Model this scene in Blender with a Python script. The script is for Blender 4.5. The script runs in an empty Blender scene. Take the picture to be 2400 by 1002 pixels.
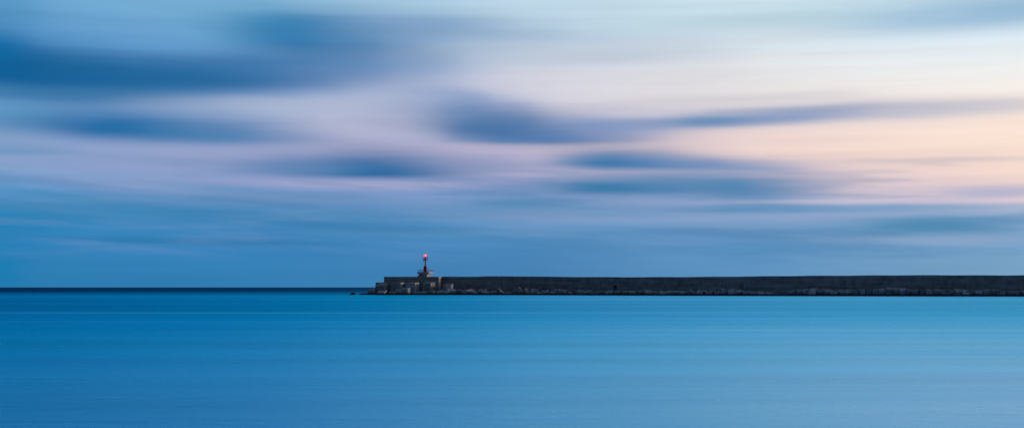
import bpy, bmesh, math, random
from mathutils import Vector, Matrix, Euler

# ------------------------------------------------------------------ camera
sc = bpy.context.scene
COL = sc.collection
F = 3333.3          # focal length in photo pixels (50 mm lens, 36 mm sensor, 2400 px)
HZ = 672.6          # photo row of the sea horizon
EYE = 3.6           # eye height above the water, metres
cam_d = bpy.data.cameras.new("camera")
cam_d.lens = 50.0; cam_d.sensor_width = 36.0; cam_d.sensor_fit = 'HORIZONTAL'
cam_d.shift_y = (HZ - 501.0) / 2400.0
cam_d.clip_start = 0.5; cam_d.clip_end = 400000.0
cam = bpy.data.objects.new("camera", cam_d); COL.objects.link(cam)
cam.location = (0, 0, EYE); cam.rotation_euler = (math.radians(90), 0, 0)
sc.camera = cam

sc.view_settings.view_transform = 'Standard'
sc.view_settings.look = 'None'
sc.view_settings.exposure = 0.0
sc.view_settings.gamma = 1.0
sc.view_settings.use_curve_mapping = False

# ------------------------------------------------------------------ sky and light
SUN_AZ, SUN_EL = 87.0, 9.0        # degrees clockwise from the view direction / above the horizon
world = bpy.data.worlds.new("World"); sc.world = world
world.use_nodes = True
WN = world.node_tree; WN.nodes.clear()
world.cycles.sampling_method = 'MANUAL'
world.cycles.sample_map_resolution = 512

def lin(c):
    out = []
    for v in c:
        v = v / 255.0
        out.append(v / 12.92 if v <= 0.04045 else ((v + 0.055) / 1.055) ** 2.4)
    return (out[0], out[1], out[2], 1.0)

def az_el(px, py):
    a = math.atan((px - 1200.0) / F)
    e = math.atan((HZ - py) / F * math.cos(a))
    return a * F, e * F

def nd(t, kind, **kw):
    n = t.nodes.new(kind)
    for k, v in kw.items(): setattr(n, k, v)
    return n
def setin(t, sock, v):
    if isinstance(v, bpy.types.NodeSocket): t.links.new(v, sock)
    else: sock.default_value = v
def math_(t, op, a, b=None, c=None, clamp=False):
    n = nd(t, 'ShaderNodeMath', operation=op); n.use_clamp = clamp
    setin(t, n.inputs[0], a)
    if b is not None: setin(t, n.inputs[1], b)
    if c is not None: setin(t, n.inputs[2], c)
    return n.outputs[0]
def vmath(t, op, a, b=None, out=0):
    n = nd(t, 'ShaderNodeVectorMath', operation=op)
    setin(t, n.inputs[0], a)
    if b is not None: setin(t, n.inputs[1], b)
    return n.outputs['Value'] if op in ('DOT_PRODUCT', 'LENGTH') else n.outputs[0]
def mixc(t, f, a, b):
    n = nd(t, 'ShaderNodeMix', data_type='RGBA')
    setin(t, n.inputs[0], f); setin(t, n.inputs[6], a); setin(t, n.inputs[7], b)
    return n.outputs[2]
def maprange(t, v, a, b, c=0.0, d=1.0, smooth=True):
    n = nd(t, 'ShaderNodeMapRange', interpolation_type='SMOOTHSTEP' if smooth else 'LINEAR')
    setin(t, n.inputs[0], v)
    for i, x in enumerate((a, b, c, d)): n.inputs[i + 1].default_value = x
    return n.outputs[0]
def ramp(t, fac, stops, mode='EASE'):
    n = nd(t, 'ShaderNodeValToRGB'); r = n.color_ramp; r.interpolation = mode
    stops = sorted(stops, key=lambda s: s[0])
    r.elements[0].position = stops[0][0]; r.elements[0].color = stops[0][1]
    r.elements[1].position = stops[-1][0]; r.elements[1].color = stops[-1][1]
    for p, c in stops[1:-1]:
        e = r.elements.new(p); e.color = c
    setin(t, n.inputs[0], fac)
    return n.outputs[0]
def noise(t, vec, scale, detail=3.0, rough=0.5, dist=0.0):
    n = nd(t, 'ShaderNodeTexNoise', noise_dimensions='3D')
    t.links.new(vec, n.inputs['Vector'])
    n.inputs['Scale'].default_value = scale; n.inputs['Detail'].default_value = detail
    n.inputs['Roughness'].default_value = rough; n.inputs['Distortion'].default_value = dist
    return n.outputs[0]
def comb(t, x, y, z=0.0):
    n = nd(t, 'ShaderNodeCombineXYZ')
    for i, v in enumerate((x, y, z)): setin(t, n.inputs[i], v)
    return n.outputs[0]

def build_world():
    t = WN
    tc = nd(t, 'ShaderNodeTexCoord')
    sep = nd(t, 'ShaderNodeSeparateXYZ'); t.links.new(tc.outputs['Generated'], sep.inputs[0])
    X, Y, Z = sep.outputs
    az = math_(t, 'MULTIPLY', math_(t, 'ARCTAN2', X, Y), F)          # clockwise from the view direction
    el = math_(t, 'MULTIPLY', math_(t, 'ARCSINE', math_(t, 'ABSOLUTE', Z)), F)
    # wind-drawn irregularity of the cloud bands
    sv = comb(t, math_(t, 'MULTIPLY', az, 1 / 520.0), math_(t, 'MULTIPLY', el, 1 / 75.0), 3.1)
    n1 = math_(t, 'SUBTRACT', noise(t, sv, 1.0, 3.0, 0.5), 0.5)
    sv2 = comb(t, math_(t, 'MULTIPLY', az, 1 / 900.0), math_(t, 'MULTIPLY', el, 1 / 26.0), 8.7)
    n2 = math_(t, 'SUBTRACT', noise(t, sv2, 1.0, 4.0, 0.55), 0.5)
    sv3 = comb(t, math_(t, 'MULTIPLY', az, 1 / 300.0), math_(t, 'MULTIPLY', el, 1 / 130.0), 15.2)
    n3 = math_(t, 'SUBTRACT', noise(t, sv3, 1.0, 2.0, 0.5), 0.5)
    vv = math_(t, 'ADD', el, math_(t, 'MULTIPLY', n1, 22.0))
    vv = math_(t, 'ADD', vv, math_(t, 'MULTIPLY', n2, 12.0))
    uu = math_(t, 'ADD', az, math_(t, 'MULTIPLY', n3, 170.0))
    p = comb(t, uu, vv, 0.0)
    # open sky between the clouds: colour by height for five headings
    RT = 2200.0
    def column(px, rows):
        st = []
        for py, c in rows:
            st.append((max(0.0, min(1.0, az_el(px, py)[1] / RT)), lin((c[0] * 0.99, c[1] * 0.99, c[2] * 0.985))))
        return ramp(t, math_(t, 'DIVIDE', vv, RT, clamp=True), st, 'EASE' if False else 'LINEAR')
    UP = SKY_UP
    c0 = column(0,    [(HZ,(44,128,184)),(560,(50,131,188)),(500,(52,136,192)),(445,(86,148,200)),(415,(118,158,205)),(380,(136,163,207)),(345,(140,165,208)),(250,(110,160,206)),(130,(75,145,202)),(60,(95,155,206)),(0,(110,170,214)),(-400,UP[0]),(-1500,UP[0])])
    c1 = column(600,  [(HZ,(52,128,183)),(560,(56,131,188)),(500,(78,140,193)),(450,(120,152,202)),(415,(144,160,205)),(345,(160,168,206)),(280,(150,170,210)),(200,(110,150,205)),(100,(108,162,210)),(0,(128,182,218)),(-400,UP[1]),(-1500,UP[1])])
    c2 = column(1200, [(HZ,(70,130,182)),(590,(74,134,188)),(520,(94,147,196)),(450,(128,156,204)),(400,(172,172,208)),(350,(196,186,212)),(250,(205,205,222)),(180,(212,212,226)),(90,(182,204,226)),(0,(190,216,234)),(-400,UP[2]),(-1500,UP[2])])
    c3 = column(1800, [(HZ,(96,148,194)),(580,(98,150,197)),(520,(118,160,203)),(470,(160,172,208)),(420,(215,198,212)),(350,(240,214,208)),(300,(236,216,214)),(220,(234,228,228)),(140,(228,232,238)),(70,(212,228,238)),(0,(206,229,241)),(-400,UP[3]),(-1500,UP[3])])
    c4 = column(2400, [(HZ,(124,166,200)),(580,(122,164,202)),(510,(136,170,206)),(478,(190,192,214)),(462,(232,208,212)),(400,(250,222,210)),(330,(253,228,213)),(280,(253,231,218)),(215,(249,238,232)),(150,(240,243,244)),(90,(226,238,248)),(0,(200,225,240)),(-400,UP[4]),(-1500,UP[4])])
    xs = [az_el(x, 300)[0] for x in (0, 600, 1200, 1800, 2400)]
    col = mixc(t, maprange(t, uu, xs[0], xs[1], smooth=False), c0, c1)
    for i, c in ((1, c2), (2, c3), (3, c4)):
        col = mixc(t, maprange(t, uu, xs[i], xs[i + 1], smooth=False), col, c)
    # cloud streaks: x, y, reach left/right, reach up/down, tilt, colour, density
    for (px, py, rl, rr, ru, rd, ang, c, s) in BLOBS:
        cu, cv = az_el(px, py)
        m = nd(t, 'ShaderNodeMapping', vector_type='TEXTURE')
        t.links.new(p, m.inputs[0])
        m.inputs['Location'].default_value = (cu, cv, 0)
        m.inputs['Rotation'].default_value = (0, 0, math.radians(ang))
        m.inputs['Scale'].default_value = (rr, ru, 1)
        q = vmath(t, 'MAXIMUM', m.outputs[0], vmath(t, 'MULTIPLY', m.outputs[0], (-rr / rl, -ru / rd, -1)))
        d = vmath(t, 'DOT_PRODUCT', q, q)
        w = math_(t, 'MULTIPLY', math_(t, 'POWER', 0.3679, math_(t, 'POWER', d, 1.15)), s)
        k_ = max(0.0, min(1.0, (200 - c[0]) / 140.0))       # heavier cloud is greyer
        col = mixc(t, w, col, lin((c[0] * (1 - .10 * k_), c[1] * (1 - .04 * k_), c[2] * (0.985 - .05 * k_))))
    # low mauve cloud layers above the horizon
    sv4 = comb(t, math_(t, 'MULTIPLY', az, 1 / 420.0), math_(t, 'MULTIPLY', math_(t, 'ADD', el, math_(t, 'MULTIPLY', az, 0.03)), 1 / 34.0), 23.4)
    n4 = noise(t, sv4, 1.0, 4.0, 0.55)
    lay = math_(t, 'MULTIPLY', maprange(t, n4, 0.46, 0.74, 0.0, 0.26), maprange(t, el, 40.0, 130.0))
    lay = math_(t, 'MULTIPLY', lay, maprange(t, el, 170.0, 260.0, 1.0, 0.0))
    col = mixc(t, lay, col, lin((150, 162, 204)))
    drk = math_(t, 'MULTIPLY', maprange(t, n4, 0.52, 0.34, 0.0, 0.28), maprange(t, el, 20.0, 90.0))
    drk = math_(t, 'MULTIPLY', drk, maprange(t, el, 230.0, 330.0, 1.0, 0.0))
    col = mixc(t, drk, col, lin((58, 122, 172)))
    # faint streaks everywhere
    g = math_(t, 'ADD', 1.0, math_(t, 'MULTIPLY', n2, 0.20))
    g = math_(t, 'ADD', g, math_(t, 'MULTIPLY', n1, 0.17))
    sc_ = nd(t, 'ShaderNodeVectorMath', operation='SCALE'); t.links.new(col, sc_.inputs[0]); t.links.new(g, sc_.inputs['Scale'])
    front = sc_.outputs[0]
    # the rest of the dome: clear dusk sky, dim away from the glow
    sky = nd(t, 'ShaderNodeTexSky', sky_type='NISHITA')
    sky.sun_disc = False; sky.sun_elevation = math.radians(SUN_EL); sky.sun_rotation = math.radians(SUN_AZ)
    sky.air_density = 1.2; sky.dust_density = 1.0; sky.ozone_density = 4.0
    ns = nd(t, 'ShaderNodeVectorMath', operation='MULTIPLY'); t.links.new(sky.outputs[0], ns.inputs[0])
    ns.inputs[1].default_value = NISH
    gx = maprange(t, math_(t, 'ADD', Y, math_(t, 'MULTIPLY', math_(t, 'ABSOLUTE', Z), 0.75)), 0.0, 0.5)
    full = mixc(t, gx, ns.outputs[0], front)
    bg = nd(t, 'ShaderNodeBackground'); bg.inputs[1].default_value = 1.0
    t.links.new(full, bg.inputs[0])
    out = nd(t, 'ShaderNodeOutputWorld'); t.links.new(bg.outputs[0], out.inputs[0])

NISH = (0.135, 0.13, 0.155)        # Sky Texture strength about 0.075, cooled by the cloud veil
SKY_UP = [(0,90,158), (10,112,182), (84,148,202), (124,168,211), (138,178,217)]
BLOBS = [
 (0, 30, 300, 110, 60, 50, 0, (70,140,198), .5),
 (560, 60, 160, 160, 36, 40, 0, (112,170,210), .55),
 (40, 165, 400, 300, 66, 54, -3, (0,90,152), .97),
 (0, 105, 300, 90, 30, 40, 0, (0,110,178), .75),
 (400, 182, 420, 360, 48, 38, 1, (26,102,162), .95),
 (720, 160, 320, 200, 42, 34, 3, (62,122,182), .85),
 (880, 160, 200, 200, 32, 32, 3, (120,150,202), .55),
 (150, 222, 300, 350, 18, 16, 1, (60,122,178), .7),
 (760, 88, 230, 290, 50, 50, -2, (46,114,174), .95),
 (690, 58, 150, 180, 24, 34, -2, (48,134,194), .6),
 (1010, 72, 200, 260, 36, 36, -2, (130,162,206), .75),
 (1220, 108, 260, 350, 34, 44, 0, (180,196,220), .5),
 (640, 240, 330, 300, 20, 40, 2, (178,188,214), .7),
 (850, 284, 160, 130, 45, 44, 0, (188,186,212), .5),
 (30, 265, 200, 90, 24, 34, 0, (104,162,208), .6),
 (270, 306, 230, 300, 60, 25, -1, (34,112,178), 1.0),
 (520, 322, 220, 180, 34, 14, 0, (76,132,188), .7),
 (20, 355, 200, 120, 12, 8, 0, (88,146,196), .5),
 (1090, 235, 130, 170, 24, 50, -10, (124,150,204), .6),
 (1185, 306, 225, 260, 50, 28, -4, (58,110,168), .97),
 (1110, 270, 130, 130, 28, 42, -12, (92,132,188), .4),
 (1240, 324, 200, 260, 20, 12, 0, (74,120,178), .7),
 (1430, 294, 200, 260, 26, 22, 1, (126,150,202), .8),
 (1670, 285, 130, 180, 22, 14, 1, (98,142,192), .88),
 (1870, 272, 180, 280, 24, 15, 2, (122,148,200), .88),
 (2190, 258, 280, 360, 22, 20, 1, (190,190,208), .8),
 (1700, 232, 330, 300, 14, 18, 1, (204,202,214), .55),
 (1380, 252, 180, 260, 12, 18, 0, (190,190,214), .4),
 (1750, 44, 420, 420, 26, 24, 1, (186,212,226), .8),
 (2420, 26, 420, 500, 46, 34, 1, (150,186,220), .9),
 (1480, 112, 300, 300, 20, 22, 0, (194,205,220), .6),
 (1320, 138, 200, 260, 12, 14, 0, (190,198,218), .45),
 (2180, 379, 200, 280, 8, 7, 0, (216,200,205), .75),
 (845, 404, 220, 290, 50, 14, 0, (40,108,168), 1.0),
 (690, 398, 170, 160, 22, 14, 1, (106,144,198), .5),
 (930, 430, 360, 420, 8, 14, 0, (176,170,206), .6),
 (1150, 385, 140, 100, 26, 26, 0, (158,164,204), .35),
 (1440, 384, 130, 250, 33, 16, -2, (64,124,182), 1.0),
 (1680, 388, 200, 200, 18, 14, -3, (126,152,202), .7),
 (1520, 407, 300, 230, 5, 7, 0, (190,182,212), .7),
 (1440, 444, 180, 280, 32, 17, 0, (56,126,180), 1.0),
 (1740, 440, 250, 170, 36, 26, -3, (86,138,190), .95),
 (1560, 466, 260, 300, 8, 10, 0, (118,154,202), .45),
 (1790, 489, 280, 400, 16, 9, 0, (82,140,192), .95),
 (2060, 482, 300, 420, 6, 14, 0, (124,166,204), .5),
 (1950, 466, 300, 420, 5, 5, 0, (208,196,212), .35),
 (1820, 508, 340, 250, 5, 9, 0, (144,166,206), .65),
 (1650, 532, 240, 260, 6, 10, 0, (126,158,204), .5),
 (2330, 450, 160, 220, 18, 13, 0, (180,180,208), .85),
 (2170, 530, 150, 180, 26, 20, 0, (86,144,190), .9),
 (2200, 562, 240, 190, 7, 12, 0, (146,168,206), .7),
 (1240, 484, 170, 150, 22, 18, 0, (90,146,194), .65),
 (1180, 445, 260, 200, 12, 16, 0, (124,154,202), .4),
 (1330, 512, 250, 320, 20, 14, 0, (124,158,204), .5),
 (560, 450, 150, 170, 14, 18, 0, (92,146,196), .55),
 (330, 436, 200, 210, 14, 14, -5, (138,157,204), .65),
 (180, 462, 220, 190, 9, 10, -8, (76,146,198), .5),
 (130, 492, 160, 200, 8, 10, -5, (92,152,202), .45),
 (540, 506, 260, 260, 12, 12, -4, (58,134,188), .6),
 (640, 484, 230, 260, 8, 8, -5, (98,148,198), .5),
 (820, 470, 230, 230, 12, 12, -4, (108,150,200), .4),
 (0, 525, 300, 120, 24, 18, 0, (10,128,186), .5),
 (0, 610, 300, 70, 60, 80, 0, (0,130,190), .55),
 (420, 563, 350, 350, 10, 8, -1, (46,122,180), .55),
 (840, 528, 180, 230, 14, 12, -2, (60,128,184), .55),
 (1000, 548, 300, 300, 8, 8, 0, (94,148,196), .35),
 (1480, 580, 300, 400, 10, 10, 0, (82,138,188), .35),
]
build_world()

sun_d = bpy.data.lights.new("sun", 'SUN')
sun_d.energy = 3.0; sun_d.angle = math.radians(10); sun_d.color = (1.0, 0.78, 0.66)
sun = bpy.data.objects.new("sun", sun_d); COL.objects.link(sun)
a, e = math.radians(SUN_AZ), math.radians(SUN_EL)
to_sun = Vector((math.sin(a) * math.cos(e), math.cos(a) * math.cos(e), math.sin(e)))
sun.rotation_euler = (-to_sun).to_track_quat('-Z', 'Y').to_euler()
sun.location = to_sun * 50

# ------------------------------------------------------------------ helpers
def tag(o, label=None, cat=None, group=None, kind=None):
    if label: o['label'] = label
    if cat: o['category'] = cat
    if group: o['group'] = group
    if kind: o['kind'] = kind
    return o
def obj(name, bm, mat, parent=None, smooth=False):
    bmesh.ops.recalc_face_normals(bm, faces=bm.faces)
    me = bpy.data.meshes.new(name); bm.to_mesh(me); bm.free()
    me.materials.append(mat)
    if smooth:
        for p in me.polygons: p.use_smooth = True
    o = bpy.data.objects.new(name, me); COL.objects.link(o)
    if parent: o.parent = parent
    return o
def empty(name, loc):
    o = bpy.data.objects.new(name, None); COL.objects.link(o); o.location = loc
    o.empty_display_size = 1.0
    return o
def box(bm, x0, x1, y0, y1, z0, z1, bevel=0.0, M=None):
    r = bmesh.ops.create_cube(bm, size=1.0)
    vs = r['verts']
    for v in vs:
        v.co = Vector((x0 + (v.co.x + .5) * (x1 - x0), y0 + (v.co.y + .5) * (y1 - y0), z0 + (v.co.z + .5) * (z1 - z0)))
    if M is not None: bmesh.ops.transform(bm, matrix=M, verts=vs)
    if bevel:
        es = list({e for v in vs for e in v.link_edges})
        bmesh.ops.bevel(bm, geom=es, offset=bevel, segments=1, affect='EDGES')
def lathe(bm, prof, seg=16, cx=0, cy=0, phase=0.0):
    rings = []
    for r, z in prof:
        if r < 1e-4: rings.append([bm.verts.new((cx, cy, z))])
        else: rings.append([bm.verts.new((cx + r * math.cos(phase + 2 * math.pi * k / seg), cy + r * math.sin(phase + 2 * math.pi * k / seg), z)) for k in range(seg)])
    for A, B in zip(rings, rings[1:]):
        for k in range(seg):
            k2 = (k + 1) % seg
            if len(A) == 1 and len(B) == 1: continue
            if len(A) == 1: bm.faces.new((A[0], B[k], B[k2]))
            elif len(B) == 1: bm.faces.new((A[k], A[k2], B[0]))
            else: bm.faces.new((A[k], A[k2], B[k2], B[k]))
    for R in (rings[0], rings[-1]):
        if len(R) > 2: bm.faces.new(R)
def bar(bm, p, q, r=0.04, seg=6):
    p, q = Vector(p), Vector(q); d = q - p
    M = Matrix.Translation((p + q) / 2) @ d.to_track_quat('Z', 'Y').to_matrix().to_4x4()
    bmesh.ops.create_cone(bm, cap_ends=True, segments=seg, radius1=r, radius2=r, depth=d.length, matrix=M)
def interp(x, tab):
    if x <= tab[0][0]:
        (a, b), (c, d) = tab[0], tab[1]
    elif x >= tab[-1][0]:
        (a, b), (c, d) = tab[-2], tab[-1]
    else:
        for (a, b), (c, d) in zip(tab, tab[1:]):
            if a <= x <= c: break
    return b + (d - b) * (x - a) / (c - a)
def prism(bm, pts, z0, z1):
    lo = [bm.verts.new((x, y, z0)) for x, y in pts]
    hi = [bm.verts.new((x, y, z1)) for x, y in pts]
    bm.faces.new(lo); bm.faces.new(hi)
    n = len(pts)
    for i in range(n): bm.faces.new((lo[i], lo[(i + 1) % n], hi[(i + 1) % n], hi[i]))

# ------------------------------------------------------------------ materials
def mat(name):
    m = bpy.data.materials.new(name); m.use_nodes = True
    t = m.node_tree
    return m, t, t.nodes['Principled BSDF']
def concrete(name, dark, light, scale=0.35, wet=True, uv=False):
    m, t, b = mat(name)
    geo = nd(t, 'ShaderNodeNewGeometry')
    P = geo.outputs['Position']
    n1 = noise(t, P, scale, 6.0, 0.6)
    n2 = noise(t, P, scale * 9, 4.0, 0.6)
    c = mixc(t, maprange(t, n1, 0.3, 0.7), lin(dark), lin(light))
    c = mixc(t, math_(t, 'MULTIPLY', maprange(t, n2, 0.45, 0.75), 0.35), c, lin([v * 0.6 for v in dark]))
    oi = nd(t, 'ShaderNodeObjectInfo')
    c = mixc(t, math_(t, 'MULTIPLY', oi.outputs['Random'], 0.0 if uv else 0.75), c, lin([v * 0.62 for v in dark]))
    if uv:
        tcn = nd(t, 'ShaderNodeUVMap')
        u = tcn.outputs[0]
        # poured bays and lift lines
        br = nd(t, 'ShaderNodeTexBrick'); t.links.new(u, br.inputs['Vector'])
        br.offset = 0.0
        br.inputs['Scale'].default_value = 1.0; br.inputs['Mortar Size'].default_value = 0.09
        br.inputs['Mortar Smooth'].default_value = 0.4
        br.inputs['Brick Width'].default_value = 11.3; br.inputs['Row Height'].default_value = 2.45
        br.inputs['Color1'].default_value = (0.75, 0.75, 0.75, 1); br.inputs['Color2'].default_value = (1.15, 1.15, 1.15, 1)
        br.inputs['Mortar'].default_value = (0.5, 0.5, 0.5, 1)
        mul = nd(t, 'ShaderNodeMix', data_type='RGBA', blend_type='MULTIPLY'); mul.inputs[0].default_value = 0.45
        t.links.new(c, mul.inputs[6]); t.links.new(br.outputs[0], mul.inputs[7]); c = mul.outputs[2]
        # rust and water runs down the face
        mp = nd(t, 'ShaderNodeMapping'); t.links.new(u, mp.inputs[0]); mp.inputs['Scale'].default_value = (0.9, 0.10, 1)
        st = noise(t, mp.outputs[0], 1.0, 5.0, 0.65)
        c = mixc(t, math_(t, 'MULTIPLY', maprange(t, st, 0.52, 0.70), 0.5), c, lin([v * 0.5 for v in dark]))
        mp2 = nd(t, 'ShaderNodeMapping'); t.links.new(u, mp2.inputs[0]); mp2.inputs['Scale'].default_value = (0.05, 0.8, 1)
        st2 = noise(t, mp2.outputs[0], 1.0, 4.0, 0.6)
        c = mixc(t, math_(t, 'MULTIPLY', maprange(t, st2, 0.45, 0.72), 0.55), c, lin([min(255, v * 1.15) for v in light]))
    if wet:
        sp = nd(t, 'ShaderNodeSeparateXYZ'); t.links.new(P, sp.inputs[0])
        zz = math_(t, 'ADD', sp.outputs[2], math_(t, 'MULTIPLY', math_(t, 'SUBTRACT', n2, 0.5), 0.9))
        c = mixc(t, maprange(t, zz, 0.45, 1.15, 1.0, 0.0), c, lin((26, 28, 28)))
    t.links.new(c, b.inputs['Base Color'])
    b.inputs['Roughness'].default_value = 0.9
    b.inputs['Specular IOR Level'].default_value = 0.2
    bp = nd(t, 'ShaderNodeBump'); bp.inputs['Strength'].default_value = 0.5; bp.inputs['Distance'].default_value = 0.12
    t.links.new(n2, bp.inputs['Height']); t.links.new(bp.outputs[0], b.inputs['Normal'])
    return m
def paint(name, c, rough=0.5, metal=0.0, var=0.12, dirt=0.5):
    m, t, b = mat(name)
    geo = nd(t, 'ShaderNodeNewGeometry')
    n = noise(t, geo.outputs['Position'], 1.6, 5.0, 0.65)
    col = mixc(t, math_(t, 'MULTIPLY', maprange(t, n, 0.45, 0.75), dirt), lin(c), lin([v * 0.55 for v in c]))
    t.links.new(col, b.inputs['Base Color'])
    b.inputs['Specular IOR Level'].default_value = 0.2
    b.inputs['Roughness'].default_value = rough; b.inputs['Metallic'].default_value = metal
    return m
M_BLOCK = concrete('block_concrete', (106, 103, 101), (160, 154, 148))
M_WALL = concrete('wall_concrete', (92, 88, 88), (122, 116, 114), uv=True)
M_HEAD = concrete('head_concrete', (92, 88, 86), (122, 117, 114), uv=True)
M_RECESS_SHADE = paint('recess_shade', (42, 42, 44), 0.95)  # painted shade for the inside of the wall opening
M_FOOT = paint('wet_algae_rock', (28, 30, 30), 0.8)
M_RED = paint('red_paint', (128, 0, 5), 0.75)
M_WHITE = paint('weathered_white_paint', (128, 125, 130), 0.7)
M_STEEL = paint('galvanised_steel', (80, 84, 90), 0.6, 0.2)
M_DRED = paint('dark_red_steel', (74, 6, 12), 0.6)

def water_material():
    m, t, b = mat('sea_water')
    geo = nd(t, 'ShaderNodeNewGeometry')
    sp = nd(t, 'ShaderNodeSeparateXYZ'); t.links.new(geo.outputs['Position'], sp.inputs[0])
    X, Y, Z = sp.outputs
    # slow swell bands drawn out sideways
    def band(sx, sy, seed, det=4.0, ro=0.55):
        return noise(t, comb(t, math_(t, 'MULTIPLY', X, sx), math_(t, 'MULTIPLY', Y, sy), seed), 1.0, det, ro)
    b1 = band(0.0035, 0.06, 1.0, 5.0, 0.6)
    b2 = band(0.010, 0.45, 5.0, 4.0, 0.6)
    open_sea = maprange(t, math_(t, 'DIVIDE', 500.0, math_(t, 'MAXIMUM', Y, 1.0)), 0.25, 0.95, 1.0, 0.0)
    # sheltered bay over pale sand / darker open sea
    c = mixc(t, maprange(t, b1, 0.35, 0.65), lin(WAT[0]), lin(WAT[1]))
    c = mixc(t, open_sea, c, lin(WAT[2]))
    # bright reflection streaks, painted into body colour and gloss tint
    wob = math_(t, 'MULTIPLY', math_(t, 'SUBTRACT', band(0.010, 0.004, 9.0, 4.0), 0.5), 13.0)
    yy = math_(t, 'ADD', Y, wob)
    gleam = None
    for (y0, w, xa, xb, s, slope) in GLEAM:
        d = math_(t, 'ABSOLUTE', math_(t, 'ADD', math_(t, 'SUBTRACT', yy, y0), math_(t, 'MULTIPLY', X, slope)))
        f = maprange(t, d, 0.0, w, s, 0.0)
        f = math_(t, 'MULTIPLY', f, maprange(t, X, xa[0], xa[1]))
        f = math_(t, 'MULTIPLY', f, maprange(t, X, xb[0], xb[1], 1.0, 0.0))
        gleam = f if gleam is None else math_(t, 'MAXIMUM', gleam, f)
    fn = maprange(t, b1, 0.58, 0.78, 0.0, 0.10)
    gleam = math_(t, 'MAXIMUM', gleam, fn)
    gleam = math_(t, 'MULTIPLY', gleam, maprange(t, b2, 0.35, 0.62, 0.2, 1.0))
    c = mixc(t, math_(t, 'MULTIPLY', gleam, 0.4), c, lin((150, 205, 225)))
    # body colour of the water (upwelling light) and rough, wave-averaged surface reflection
    t.nodes.remove(b)
    df = nd(t, 'ShaderNodeBsdfDiffuse'); t.links.new(c, df.inputs[0])
    gl = nd(t, 'ShaderNodeBsdfAnisotropic', distribution='MULTI_GGX')
    wb = math_(t, 'MULTIPLY', math_(t, 'SUBTRACT', band(0.004, 0.02, 31.0, 3.0), 0.5), 60.0)
    near = maprange(t, math_(t, 'ADD', Y, wb), 175.0, 70.0)
    nearer = maprange(t, math_(t, 'ADD', Y, math_(t, 'MULTIPLY', wb, 0.35)), 85.0, 30.0)
    gt_ = mixc(t, near, GT[1], GT[0])
    gt_ = mixc(t, nearer, gt_, GT[3])
    left_tint = maprange(t, X, -40.0, 30.0, 1.0, 0.0)          # reflected colour painted with less red towards the left
    dm = nd(t, 'ShaderNodeMix', data_type='RGBA', blend_type='MULTIPLY'); setin(t, dm.inputs[0], left_tint)
    t.links.new(gt_, dm.inputs[6]); dm.inputs[7].default_value = (0.10, 0.96, 0.91, 1); gt_ = dm.outputs[2]
    gt_ = mixc(t, open_sea, gt_, GT[2])
    gt_ = mixc(t, gleam, gt_, (0.42, 0.90, 1.0, 1))  # streaks get a brighter painted reflection
    t.links.new(gt_, gl.inputs['Color'])
    rg = maprange(t, b1, 0.35, 0.65, WR[0], WR[1])
    t.links.new(rg, gl.inputs['Roughness'])
    rp = noise(t, comb(t, math_(t, 'MULTIPLY', X, 0.35), math_(t, 'MULTIPLY', Y, 1.1), 2.0), 1.0, 5.0, 0.6)
    bp = nd(t, 'ShaderNodeBump'); bp.inputs['Distance'].default_value = 0.45; bp.inputs['Strength'].default_value = 0.3
    t.links.new(rp, bp.inputs['Height']); t.links.new(bp.outputs[0], gl.inputs['Normal'])
    f = maprange(t, b1, 0.3, 0.7, WS[0], WS[1])
    f = math_(t, 'SUBTRACT', f, math_(t, 'MULTIPLY', open_sea, WS[2]))
    b3 = band(0.022, 0.14, 41.0, 4.0, 0.6)
    f = math_(t, 'ADD', f, maprange(t, b3, 0.3, 0.7, -0.05, 0.05))
    # a ruffled, darker stretch of the outer bay
    ruf = math_(t, 'MULTIPLY', maprange(t, Y, 125.0, 240.0), maprange(t, Y, 330.0, 520.0, 1.0, 0.35))
    f = math_(t, 'SUBTRACT', f, math_(t, 'MULTIPLY', ruf, maprange(t, X, -160.0, 60.0, 0.34, 0.12)))
    f = math_(t, 'ADD', f, math_(t, 'MULTIPLY', gleam, math_(t, 'SUBTRACT', 1.0, f)))
    mx = nd(t, 'ShaderNodeMixShader'); t.links.new(f, mx.inputs[0])
    t.links.new(df.outputs[0], mx.inputs[1]); t.links.new(gl.outputs[0], mx.inputs[2])
    t.links.new(mx.outputs[0], t.nodes['Material Output'].inputs[0])
    return m
WAT = [(0, 94, 132), (0, 114, 156), (0, 36, 66)]
WR = [0.25, 0.31]
WS = [0.76, 0.86, 0.0, 0.20]
GT = [(0.36, 0.81, 1.0, 1), (0.14, 0.70, 0.95, 1), (0.02, 0.13, 0.22, 1), (0.60, 0.84, 1.0, 1)]   # reflection tint painted by distance: bay, outer bay, open sea, nearest
GLEAM = [ # distance, half width, fade-in x, fade-out x, strength, slope
 (202, 6.0, (-130, -70), (-20, 90), .6, -0.03),
 (167, 5.0, (-10, 40), (200, 300), .35, 0.0),
 (410, 22., (-140, 0), (300, 400), .32, 0.04),
 (545, 26., (30, 200), (500, 600), .45, 0.12),
 (150, 5.0, (-200, -190), (10, 60), .20, 0.0),
 (122, 4.0, (-20, 20), (60, 120), .25, 0.02),
]
M_WATER = water_material()

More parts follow.
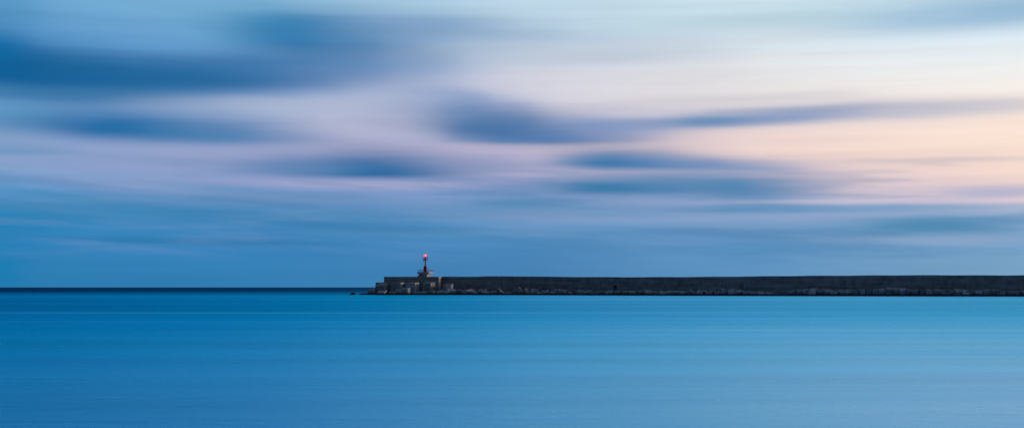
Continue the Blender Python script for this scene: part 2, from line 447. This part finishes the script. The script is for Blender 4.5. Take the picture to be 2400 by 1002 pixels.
# ------------------------------------------------------------------ sea
bm = bmesh.new()
ys = [-300, 30, 120, 400, 900, 3000, 12000, 60000, 150000]
prev = None
for y in ys:
    hw = max(900.0, abs(y) * 1.2 + 600)
    row = [bm.verts.new((-hw, y, 0)), bm.verts.new((0, y, 0)), bm.verts.new((hw, y, 0))]
    if prev:
        bm.faces.new((prev[0], prev[1], row[1], row[0])); bm.faces.new((prev[1], prev[2], row[2], row[1]))
    prev = row
sea = obj('sea', bm, M_WATER); tag(sea, kind='structure')
for p in sea.data.polygons:
    if p.normal.z < 0: p.flip()

# ------------------------------------------------------------------ breakwater
FRONT = [(700, 684), (1040, 681), (1500, 630), (1850, 604), (2400, 566), (3100, 530)]   # waterline of the blocks: photo column -> metres away
TOPY = [(1030,647.6),(1128,647.6),(1131,646.8),(1240,647.0),(1300,648.0),(1400,648.7),(1500,648.9),(1600,648.4),(1700,647.6),(1840,646.1),(1900,645.5),(2000,645.0),(2100,644.3),(2200,644.0),(2300,644.4),(2400,644.4),(3100,641.0)]
def world_xy(px, D): return ((px - 1200.0) / F * D, D)
def zat(py, D): return EYE + (HZ - py) * D / F
WOFF = 9.0
WALLF = [(700, 700), (1038, 698), (1200, 691), (1300, 680), (1400, 665), (1500, 650), (1600, 637), (1700, 626.5), (1850, 613), (2400, 575), (3100, 539)]
def woff(px): return interp(px, WALLF) - interp(px, FRONT)
def make_run(name, z0f, z1f, off, thick, px0, px1, m, parent, step=18, wo=woff):
    bm = bmesh.new(); uvl = bm.loops.layers.uv.new('UVMap')
    n = max(2, int((px1 - px0) / step)); rows = []; s = 0; last = None
    for i in range(n + 1):
        px = px0 + (px1 - px0) * i / n
        D = interp(px, FRONT) + wo(px) + off
        x, y = world_xy(px, D)
        if last: s += math.hypot(x - last[0], y - last[1])
        last = (x, y)
        z0 = z0f(px, D); z1 = z1f(px, D)
        rows.append((s, [(x, y, z0), (x, y, z1), (x, y + thick, z1), (x, y + thick, z0)]))
    vs = [[bm.verts.new(c) for c in r[1]] for r in rows]
    def face(vlist, uvs):
        f = bm.faces.new(vlist)
        for l, u in zip(f.loops, uvs): l[uvl].uv = u
    for i in range(n):
        a, b = vs[i], vs[i + 1]; sa, sb = rows[i][0], rows[i + 1][0]
        for j in range(4):
            k = (j + 1) % 4
            va = a[j].co.z + (a[j].co.y - rows[i][1][0][1]); vb = a[k].co.z + (a[k].co.y - rows[i][1][0][1])
            face((a[j], b[j], b[k], a[k]), ((sa, va), (sb, va), (sb, vb), (sa, vb)))
    face(vs[0], [(0, 0)] * 4); face(vs[-1], [(0, 0)] * 4)
    return obj(name, bm, m, parent)
bw = empty('breakwater', (world_xy(1600, 640)[0], 640, 0))
tag(bw, 'long dark concrete breakwater wall running right from the lighthouse across the bay', 'breakwater')
bw_inv = Matrix.Translation(-Vector(bw.location))
def part(name, bm_or_o, m=None, parent=None, smooth=False):
    o = bm_or_o if isinstance(bm_or_o, bpy.types.Object) else obj(name, bm_or_o, m, None, smooth)
    o.parent = parent
    o.matrix_parent_inverse = Matrix.Translation(-Vector(parent.location))
    return o
LEDGE = [(1030, 664.5), (1500, 666.5), (1900, 667.0), (2400, 667.5), (3100, 668)]
ledge_z = lambda px, D: zat(interp(px, LEDGE), D)
wall_o = make_run('parapet_wall', lambda px, D: ledge_z(px, D) - 0.2, lambda px, D: zat(interp(px, TOPY), D) + 0.05 * math.sin(px * .05), 0.0, 5.0, 1037.5, 3000, M_WALL, None, 14)
part('parapet_wall', wall_o, parent=bw)
pl = make_run('plinth', lambda px, D: -2.0, lambda px, D: ledge_z(px, D), -0.7, 6.5, 1037.8, 3000, M_WALL, None, 20)
part('plinth', pl, parent=bw)
ft = make_run('footing', lambda px, D: -2.0, lambda px, D: 0.42 + 0.12 * math.sin(px * .31) * math.sin(px * .113), -7.2, 16, 866, 1037.8, M_FOOT, None, 7, lambda px: 9.0)
part('footing', ft, parent=bw)
ft = make_run('footing', lambda px, D: -2.0, lambda px, D: 0.42 + 0.12 * math.sin(px * .31) * math.sin(px * .113), -7.2, 34, 1038.0, 1900, M_FOOT, None, 7, lambda px: 9.0)
part('footing', ft, parent=bw)
ft = make_run('footing', lambda px, D: -2.0, lambda px, D: 0.42 + 0.12 * math.sin(px * .31) * math.sin(px * .113), -7.2, 7.4, 1900.2, 3000, M_FOOT, None, 7, lambda px: 9.0)
part('footing', ft, parent=bw)
# head of the breakwater
bm = bmesh.new(); uvl = bm.loops.layers.uv.new('UVMap')
DH = 700.0
pts = [world_xy(900, 694.5), world_xy(1028.4, 692.5), world_xy(1038.2, 700.0), world_xy(1038.6, 716.0), world_xy(900, 716.0)]
ztop = zat(647.8, 693.5)
prism(bm, pts, -2.0, ztop)
bm.faces.ensure_lookup_table()
for f in bm.faces:
    for l in f.loops: l[uvl].uv = (l.vert.co.x + l.vert.co.y * 0.7 + 400, l.vert.co.z)
o = obj('head_block', bm, M_HEAD); part('head_block', o, parent=bw)
bm = bmesh.new(); uvl = bm.loops.layers.uv.new('UVMap')
x0 = world_xy(880.3, 695.5)[0]; x1 = world_xy(899.9, 695)[0]
prism(bm, [(x0, 695.5), (x1, 695.5), (x1, 713), (x0, 713)], -2.0, zat(661.2, 695.5))
for f in bm.faces:
    for l in f.loops: l[uvl].uv = (l.vert.co.x + l.vert.co.y * 0.7 + 400, l.vert.co.z)
o = obj('head_step', bm, M_HEAD); part('head_step', o, parent=bw)
# opening in the plinth: solid box, its inner shade painted as dark colour
Dn = interp(1443, WALLF) - 0.7
bm = bmesh.new()
xa, xb = world_xy(1438.5, Dn)[0], world_xy(1450.5, Dn)[0]
box(bm, xa, xb, Dn - 0.35, Dn + 0.3, zat(679, Dn), zat(667.6, Dn))
part('opening_shade_box', bm, M_RECESS_SHADE, bw)

# ------------------------------------------------------------------ armour blocks
# x0, x1, ytop, ybottom, roll(+ = down to the right), pitch(+ = top shown), yaw(+ = right side shown), row (0 front), look
B = [
 (862,881,676.5,693,0,4,12,1,'dark low'),
 (881,909,662.5,680,0,14,22,1.6,'broad pale-topped'),
 (881,908,678.5,693,-4,14,14,0,'half-sunken'),
 (917,948,661,692,0,2,26,1.6,'tall upright'),
 (951,983,661,692,0,3,26,1.6,'tall upright'),
 (991,1020,660.6,692,0,3,24,1.6,'tall upright'),
 (926,966,673,692,-2,6,24,0.7,'squat broad'),
 (911,928,681.5,693,4,12,6,0,'small sunken'),
 (967,1002,681,693,-5,26,4,0,'low flat'),
 (1000,1023,680,693,0,4,20,0,'squat square'),
 (1023,1040,678.5,693,-14,22,10,0,'pale tilted'),
 (1038,1062,665,682,0,2,10,1.6,'brownish upper'),
 (1034,1057,672.5,684,16,20,8,0.9,'slanting'),
 (1046,1070,672.5,681,20,20,6,0.8,'slanting flat'),
 (1038,1058,681,693,4,4,8,0,'dark sunken'),
 (1055,1071,677,693,5,8,-14,0,'square'),
 (1070,1081,677,693,0,8,8,0.5,'narrow'),
 (1083,1103,677,693,-8,4,16,0.3,'dark'),
 (1096,1114,675,690,22,18,6,0.8,'pale steeply tilted'),
 (1109,1123,682,693,14,14,0,0,'small'),
 (1121,1141,676.5,688,2,16,8,0.8,'thin-topped'),
 (1128,1147,682,693,3,10,-4,0,'low'),
 (1149,1166,681,693,2,9,4,0,'low square'),
 (1163,1174,674.5,692,38,6,8,0.9,'pointed upended'),
 (1168,1185,679.5,693,30,8,6,0,'steeply tilted'),
 (1186,1202,683,694,3,12,0,0,'flat half-sunken'),
 (1201,1222,676,693,0,3,10,0.6,'dark upright'),
 (1211,1222,671.5,684,32,6,4,1.2,'small upended'),
 (1214,1228,680,694,0,6,0,0,'dark'),
 (1226,1237,675,690,36,8,8,0.7,'pointed'),
 (1228,1245,680.5,694,24,8,8,0,'tilted'),
 (1244,1261,677,694,0,3,6,0.4,'dark upright'),
 (1257,1270,683,694,10,8,0,0,'small'),
 (1266,1288,678.5,694,-7,14,18,0.3,'pale-topped'),
 (1288,1302,682,694,8,6,6,0,'small tilted'),
 (1297,1313,677,694,0,3,8,0.5,'dark upright'),
 (1312,1330,678,694,2,7,24,0.2,'square'),
 (1329,1345,682,694,26,10,4,0,'wedge-like'),
 (1351,1369,678.5,690,5,12,4,0.9,'thin-topped'),
 (1366,1388,678.5,692,-6,12,20,0.6,'square'),
 (1351,1367,685,694,-3,16,0,0,'low sunken'),
 (1368,1386,686,694,-6,18,0,0,'low sunken'),
 (1386,1405,681.5,694,-12,24,4,0,'flat tipped'),
 (1402,1418,681,694,6,8,10,0.2,'square'),
 (1417,1440,678.5,694,-10,15,6,0,'long tipped'),
 (1439,1457,679,694,2,14,14,0,'pale rounded'),
 (1458,1476,680,694,0,10,4,0.2,'dark'),
 (1474,1491,680,694,2,8,10,0,'dark'),
 (1494,1511,679.5,694,0,8,0,0.4,'dark'),
 (1508,1530,679,694,2,10,-12,0,'square'),
 (1528,1549,680,690,10,12,0,0.7,'tipped'),
 (1530,1550,687,695,-4,16,0,-0.3,'low sunken'),
 (1544,1562,679,692,24,20,0,0.4,'pale tilted'),
 (1560,1581,679,694,-6,14,6,0,'square'),
 (1578,1592,680,694,4,8,6,0.3,'narrow'),
 (1590,1608,681,694,-2,12,-8,0,'square'),
 (1606,1624,682,694,10,6,0,0.2,'dark'),
 (1612,1640,676,686,38,4,4,0.6,'thin leaning'),
 (1630,1648,680,694,14,8,8,0,'tilted'),
 (1637,1658,678.5,692,2,5,0,0.9,'dark rear'),
 (1652,1670,682,694,3,10,4,0,'pale low'),
 (1660,1678,677,690,3,12,4,0.9,'rear'),
 (1673,1692,680,694,-14,10,8,0,'tilted'),
 (1689,1703,675.5,694,4,4,10,0.6,'tall brownish'),
 (1706,1726,676,692,-6,30,0,0.3,'brightest forward-tipped'),
 (1723,1741,678,694,-2,14,-8,0.2,'square'),
 (1739,1759,680,694,3,18,0,0.1,'flat-topped'),
 (1753,1774,682,695,2,14,-4,0,'low'),
 (1773,1794,682,695,0,20,-8,0,'low wide'),
 (1793,1814,682,695,6,18,-4,0,'low wide'),
 (1813,1831,686,695,6,12,0,0,'nearly sunken'),
 (1829,1845,688,695,0,8,0,0,'nearly sunken'),
 (1848,1866,677,695,-9,13,8,0,'tall'),
 (1865,1883,676,695,-2,17,0,0,'tall'),
 (1881,1898,675,695,-13,12,4,0.1,'tipped'),
 (1898,1916,674,692,-4,16,4,0.7,'raised rear'),
 (1893,1914,679,695,2,20,8,-0.4,'low front'),
 (1915,1933,675.5,695,-3,20,0,0.1,'tall'),
 (1930,1949,676.5,695,3,18,0,0.1,'tall'),
 (1947,1967,677,690,-4,12,0,0.8,'rear'),
 (1943,1964,681,695,2,10,10,-0.4,'low front'),
 (1966,1982,677,695,2,17,0,0.1,'upright'),
 (1980,1998,677,695,-4,20,4,0,'upright'),
 (1995,2016,678.5,695,2,30,10,-0.3,'large pale rounded'),
 (2014,2029,676.5,695,-6,10,8,0,'upright'),
 (2029,2045,676.5,695,0,2,0,0.1,'dark flat-fronted'),
 (2044,2059,676.5,695,0,3,0,0.1,'dark'),
 (2058,2075,675,695,-4,9,0,0.1,'upright'),
 (2075,2093,672.5,695,0,14,0,0.3,'highest'),
 (2092,2109,673,695,3,15,0,0.3,'raised'),
 (2107,2125,674.5,694,4,16,0,0.3,'raised'),
 (2109,2132,682.5,694,16,20,0,-0.4,'slab-like pale'),
 (2121,2138,676,695,4,6,0,0.4,'rear'),
 (2135,2154,676.5,695,-8,14,12,0,'upright'),
 (2154,2170,677,695,5,5,0,0.1,'dark'),
 (2170,2187,677,695,6,5,0,0.1,'dark'),
 (2186,2204,676,695,0,18,-6,0,'tall pale-topped'),
 (2203,2221,676.5,691,-4,22,0,0.6,'rear pale-topped'),
 (2204,2229,684,695,4,8,8,-0.4,'low front'),
 (2220,2238,677,692,0,22,-6,0.5,'rear'),
 (2236,2254,676,692,0,20,-6,0.5,'rear'),
 (2237,2257,686.5,695,-4,18,0,-0.4,'low sunken'),
 (2253,2271,677,692,2,24,-4,0.5,'pale rear'),
 (2256,2277,684.5,695,-2,26,4,-0.4,'low pale'),
 (2269,2288,677,693,-8,26,4,0.4,'pale tipped'),
 (2284,2304,678,695,-9,11,10,0,'tipped'),
 (2304,2323,677,695,-3,5,0,0.1,'dark flat-fronted'),
 (2323,2341,676,695,0,14,0,0.1,'upright'),
 (2340,2359,679,692,2,14,8,0.5,'rear'),
 (2336,2358,682.5,695,-8,24,6,-0.4,'low pale'),
 (2359,2379,680,695,9,8,0,0,'dark tipped'),
 (2375,2396,679.5,692,-7,18,6,0.5,'rear'),
 (2380,2402,685,695,10,22,0,-0.4,'low slab-like'),
 (2396,2416,678,695,-4,14,0,0,'upright'),
 (2414,2434,677,695,3,16,0,0.1,''),
 (2433,2452,679,695,-6,14,0,0,''),
 (2452,2472,676,695,2,18,0,0.1,''),
 (2471,2490,681,695,6,14,0,0,''),
]
LAND = [(899,'the left end of the bastion'),(1038,"the bastion's pale corner"),(1168,'the pointed upended block'),(1277,'the pale-topped block'),
        (1444,'the dark wall opening'),(1626,'the thin leaning slab'),(1716,'the brightest forward-tipped block'),(1837,'the gap of sunken blocks'),
        (2006,'the large pale rounded block'),(2084,'the highest block'),(2190,'the tall pale-topped block'),(2400,"the photo's right edge")]
ORD = ['', 'second ', 'third ', 'fourth ', 'fifth ', 'sixth ', 'seventh ', 'eighth ', 'ninth ', 'tenth ']
SPECIAL = {
 (862,881): 'dark low block at the far left end of the breakwater head, touching the flat rocks',
 (881,909): 'broad pale-topped cube below the left step of the lighthouse bastion',
 (881,908): 'half-sunken block under the broad cube at the left end of the bastion',
 (917,948): 'tall upright cube, left of the three in front of the lighthouse bastion',
 (951,983): 'tall upright cube, middle of the three in front of the lighthouse bastion',
 (991,1020): 'tall upright cube with pinkish right side, right of three before the bastion',
 (926,966): 'squat broad block in front of the left and middle tall bastion cubes',
 (911,928): 'small sunken block at the waterline below the left tall bastion cube',
 (967,1002): 'low flat slab at the waterline between squat broad block and squat square block',
 (1000,1023): 'squat square block at the waterline below the right tall bastion cube',
 (1023,1040): "pale tilted block at the foot of the bastion's pink corner",
 (1038,1062): "brownish upper block against the wall just right of the bastion's pink corner",
 (1163,1174): 'pointed upended block, small pale tip, midway between bastion and dark wall opening',
 (1266,1288): 'pale-topped block with lit right side, roughly midway from bastion corner to dark opening',
 (1439,1457): 'pale rounded block directly beneath the dark wall opening',
 (1612,1640): 'thin slab leaning steeply down to the right, pale upper edge, right of centre',
 (1706,1726): 'brightest block, tipped forward, bluish top, left of four low wide blocks',
 (1995,2016): 'large pale rounded block in front of the row, sloping top facing the bay',
 (2075,2093): 'highest block of the right-hand row, pale flat top at the hump',
 (2186,2204): 'tall pale-topped block starting the row of sloped tops near the right side',
}
rnd = random.Random(11)
def block_mesh(w, d, h, rs):
    bm = bmesh.new()
    bmesh.ops.create_cube(bm, size=1.0)
    for v in bm.verts:                       # cast blocks, a little out of true, a corner knocked off here and there
        k = rs.uniform(0.90, 0.96) if rs.random() < 0.15 else 1.0
        v.co = Vector((v.co.x * w * (k + rs.uniform(-.03, .03)), v.co.y * d * (1 + rs.uniform(-.04, .04)), v.co.z * h * (k + rs.uniform(-.02, .02))))
    bmesh.ops.bevel(bm, geom=bm.edges[:], offset=min(w, d, h) * 0.028, segments=1, affect='EDGES')
    return bm
proto_cache = []
order = sorted(range(len(B)), key=lambda i: (B[i][0] + B[i][1]) / 2)
cxs = {i: (B[i][0] + B[i][1]) / 2 for i in order}
used_labels = set()
for i in order:
    x0, x1, yt, yb, roll, pitch, yaw, row, look = B[i]
    cx = cxs[i]
    D0 = interp(cx, FRONT)
    w0 = (x1 - x0) * D0 / F
    depth = min(max(w0 * rnd.uniform(0.85, 1.1), 2.0), 4.2)
    D = D0 + depth * 0.55 + row * 3.0
    s = D / F
    W = (x1 - x0) * s; H = (yb - yt) * s
    pr, yr, rr = math.radians(abs(pitch)), math.radians(abs(yaw)), math.radians(abs(roll))
    w = max((W - depth * math.sin(yr) * 0.9) / max(math.cos(yr), .3) / (1 + 0.30 * math.sin(rr)), W * 0.45)
    if row > 0: h = H
    else: h = H
    h = max((H - w * math.sin(rr) * 0.7) * 1.0, H * 0.55)
    rs = random.Random(i * 7 + 3)
    bm = block_mesh(w * 0.98, depth, h, rs)
    E = Euler((math.radians(pitch * 1.35 + rs.uniform(-1.5, 1.5)), math.radians(roll), math.radians(-yaw + rs.uniform(-4, 4))), 'XYZ')
    o = obj('concrete_block', bm, M_BLOCK)
    o.rotation_euler = E
    # put its highest corner at the row it reaches in the photo
    R = E.to_matrix()
    zmax = max((R @ v.co).z for v in o.data.vertices)
    xs_ = [(R @ v.co).x for v in o.data.vertices]
    xc = (max(xs_) + min(xs_)) / 2
    o.location = (world_xy(cx, D)[0] - xc, D, zat(yt, D) - zmax)
    # label
    lab = SPECIAL.get((x0, x1))
    if lab is None:
        best = None
        for lx, ln in LAND:
            if abs(lx - cx) < 3: continue
            if lx < cx: n = sum(1 for j in order if lx < cxs[j] < cx and (B[j][0], B[j][1]) not in SPECIAL); side = 'right of'
            else: n = sum(1 for j in order if cx < cxs[j] < lx and (B[j][0], B[j][1]) not in SPECIAL); side = 'left of'
            if ln.startswith('the photo') and side == 'right of': continue
            if best is None or n < best[0]: best = (n, ln, side)
        n, ln, side = best
        nm = 'slab' if (yb - yt) < 10 or pitch >= 24 else 'block'
        if cx < 2400:
            lab = f"{look} concrete {nm}, {ORD[min(n, 9)] if n else 'first '}{side} {ln}"
        else:
            lab = f"concrete block beyond the photo's right edge, number {['one','two','three','four','five','six'][min(5, sum(1 for j in order if 2400 < cxs[j] < cx))]} along"
    assert lab not in used_labels, lab
    used_labels.add(lab)
    tag(o, lab, 'concrete block', 'concrete blocks along the foot of the breakwater')

# rocks off the head
def rock(name, pts, D, thick, label, seed, mat_=None):
    rs = random.Random(seed); bm = bmesh.new()
    n = len(pts); rings = []
    for k, (f, dy) in enumerate(((0.25, -thick * .5), (0.9, -thick * .28), (1.0, 0.0), (0.85, thick * .3), (0.2, thick * .5))):
        ring = []
        for (px, py) in pts:
            x, _ = world_xy(px, D); z = zat(py, D)
            z = -0.6 + (z + 0.6) * f if z > 0 else z
            cxp = sum(p[0] for p in pts) / n; xc = world_xy(cxp, D)[0]
            ring.append(bm.verts.new((xc + (x - xc) * (0.6 + 0.4 * f) + rs.uniform(-.12, .12), D + dy + rs.uniform(-.15, .15), z + rs.uniform(-.04, .06))))
        rings.append(ring)
    for A_, B_ in zip(rings, rings[1:]):
        for k in range(n): bm.faces.new((A_[k], A_[(k + 1) % n], B_[(k + 1) % n], B_[k]))
    bm.faces.new(rings[0]); bm.faces.new(rings[-1])
    o = obj(name, bm, M_FOOT)
    return tag(o, label, 'rock')
rock('rock', [(817, 693), (818.5, 689.2), (822, 687.2), (825.5, 684.6), (829, 683.4), (831.5, 685), (834, 689.5), (835, 693)], 683, 3.0, 'small black pointed rock standing alone in the water left of the breakwater', 5)
rock('rock', [(838, 693), (840, 689), (846, 687), (852, 686.2), (860, 686), (870, 685), (884, 684.5), (886, 693)], 683.5, 4.0, 'low flat black rock shelf at the left foot of the breakwater', 8)

# ------------------------------------------------------------------ lighthouse
LD = 706.0
S = LD / F
lh = empty('lighthouse', (world_xy(997, LD)[0], LD, ztop))
tag(lh, 'small red harbour lighthouse with glowing red lamp on a white railed base', 'lighthouse')
X0 = world_xy(997, LD)[0]
def lx(px): return (px - 997) * S
def lz(py): return zat(py, LD) - ztop
def lpart(name, bm, m, parent=lh, smooth=False):
    return obj(name, bm, m, parent, smooth)
ROT = Matrix.Rotation(math.radians(-22), 4, 'Z')
# base room (square, turned a little so its right side catches the glow)
bm = bmesh.new(); box(bm, -2.35, 2.2, -2.2, 2.2, -0.02, lz(641.6), 0.06, Matrix.Translation((lx(995.8), 0, 0)) @ ROT)
base = lpart('base_room', bm, M_WHITE)
bm = bmesh.new(); box(bm, -3.1, 3.1, -2.9, 2.9, lz(641.6) - .02, lz(636.8), 0.05, Matrix.Translation((lx(997.3), 0, 0)) @ ROT)
lpart('platform', bm, M_WHITE)
# steps down the left side and the right landing
bm = bmesh.new()
for k in range(5):
    box(bm, lx(984.5) - 0.28 * (k + 1), lx(984.5) - 0.28 * k, -2.6, -1.6, 0 - .02, 1.25 - 0.24 * k)
lpart('stair', bm, M_WHITE)
# platform railing
PM = Matrix.Translation((lx(997.3), 0, 0)) @ ROT
bm = bmesh.new(); zb, zt = lz(636.9), lz(631.3)
cor = [(-2.95, -2.75), (2.95, -2.75), (2.95, 2.75), (-2.95, 2.75)]
for a_, b_ in zip(cor, cor[1:] + cor[:1]):
    for zz in (zt, (zb + zt) / 2):
        bar(bm, PM @ Vector((*a_, zz)), PM @ Vector((*b_, zz)), 0.045)
    for k in range(5):
        q = Vector(a_).lerp(Vector(b_), k / 5)
        bar(bm, PM @ Vector((q.x, q.y, zb - .05)), PM @ Vector((q.x, q.y, zt)), 0.075 if k == 0 else 0.05)
lpart('platform_railing', bm, M_STEEL)
# tower and mast
bm = bmesh.new()
lathe(bm, [(1.06, lz(637) - .05), (1.05, lz(636)), (0.95, lz(626)), (0.86, lz(623.8)), (0.42, lz(622.4))], 8, phase=math.radians(22.5))
tower = lpart('tower', bm, M_RED)
bm = bmesh.new(); box(bm, -0.32, 0.32, -1.02, -0.90, lz(636.4), lz(628.2), 0.02)
dr = obj('door', bm, M_DRED, tower)
bm = bmesh.new(); lathe(bm, [(0.36, lz(623)), (0.31, lz(615)), (0.30, lz(608.4))], 12)
lpart('column', bm, M_RED, smooth=False)
bm = bmesh.new(); lathe(bm, [(0.34, lz(609.6)), (1.30, lz(608.8)), (1.38, lz(608.6)), (1.38, lz(607.3)), (0.3, lz(607.2))], 12)
lpart('gallery', bm, M_DRED)
bm = bmesh.new(); gt = lz(601.2); gb = lz(607.4)
for k in range(8):
    a0 = 2 * math.pi * (k + .5) / 8; a1 = 2 * math.pi * (k + 1.5) / 8
    p0 = (1.28 * math.cos(a0), 1.28 * math.sin(a0)); p1 = (1.28 * math.cos(a1), 1.28 * math.sin(a1))
    bar(bm, (*p0, gb), (*p0, gt), 0.055)
    for zz in (gt, (gt + gb) / 2): bar(bm, (*p0, zz), (*p1, zz), 0.04)
lpart('gallery_railing', bm, M_DRED)
bm = bmesh.new()
for dx in (-0.2, 0.2): bar(bm, (-0.86 + dx, -0.7, lz(614.5)), (-0.86 + dx, -0.7, lz(607.5)), 0.045)
for k in range(5): bar(bm, (-1.06, -0.7, lz(614.2 - k * 1.5)), (-0.66, -0.7, lz(614.2 - k * 1.5)), 0.035)
lpart('ladder', bm, M_DRED)
bm = bmesh.new(); lathe(bm, [(0.28, lz(607.3)), (0.26, lz(602.6)), (0.50, lz(601.6)), (0.50, lz(601.1)), (0.1, lz(601.0))], 12)
lpart('lantern_pedestal', bm, M_DRED)
# lantern: red glass round a white-hot lamp
m, t, b = mat('red_lantern_glass')
t.nodes.remove(b)
tr = nd(t, 'ShaderNodeBsdfTransparent'); tr.inputs[0].default_value = (0.9, 0.42, 0.30, 1)
em = nd(t, 'ShaderNodeEmission'); em.inputs[0].default_value = (1.0, 0.0, 0.06, 1); em.inputs[1].default_value = 1.8
ad = nd(t, 'ShaderNodeAddShader'); t.links.new(tr.outputs[0], ad.inputs[0]); t.links.new(em.outputs[0], ad.inputs[1])
t.links.new(ad.outputs[0], t.nodes['Material Output'].inputs[0])
M_GLASS = m
m, t, b = mat('lamp_filament')
b.inputs['Base Color'].default_value = (0, 0, 0, 1)
b.inputs['Emission Color'].default_value = (1.0, 0.42, 0.35, 1); b.inputs['Emission Strength'].default_value = 9.0
M_LAMP = m
zc = lz(598.2)
bm = bmesh.new(); lathe(bm, [(0.02, zc - .86), (0.32, zc - .74), (0.64, zc - .30), (0.74, zc), (0.68, zc + .25), (0.44, zc + .54), (0.02, zc + .62)], 16)
lan = lpart('lantern', bm, M_GLASS, smooth=True)
bm = bmesh.new(); lathe(bm, [(0.02, zc - .26), (0.20, zc - .13), (0.25, zc), (0.20, zc + .13), (0.02, zc + .26)], 12)
obj('lamp', bm, M_LAMP, lan, True)
bm = bmesh.new(); lathe(bm, [(0.48, zc + .50), (0.46, zc + .56), (0.12, zc + .82), (0.05, zc + .9), (0.05, zc + 1.15), (0.01, zc + 1.2)], 12)
lpart('lantern_cap', bm, M_DRED)
pl_d = bpy.data.lights.new("lantern_light", 'POINT'); pl_d.energy = 60; pl_d.color = (1, 0.05, 0.06); pl_d.shadow_soft_size = 0.6
plo = bpy.data.objects.new("lantern_light", pl_d); COL.objects.link(plo); plo.parent = lh; plo.location = (0, -0.9, zc)
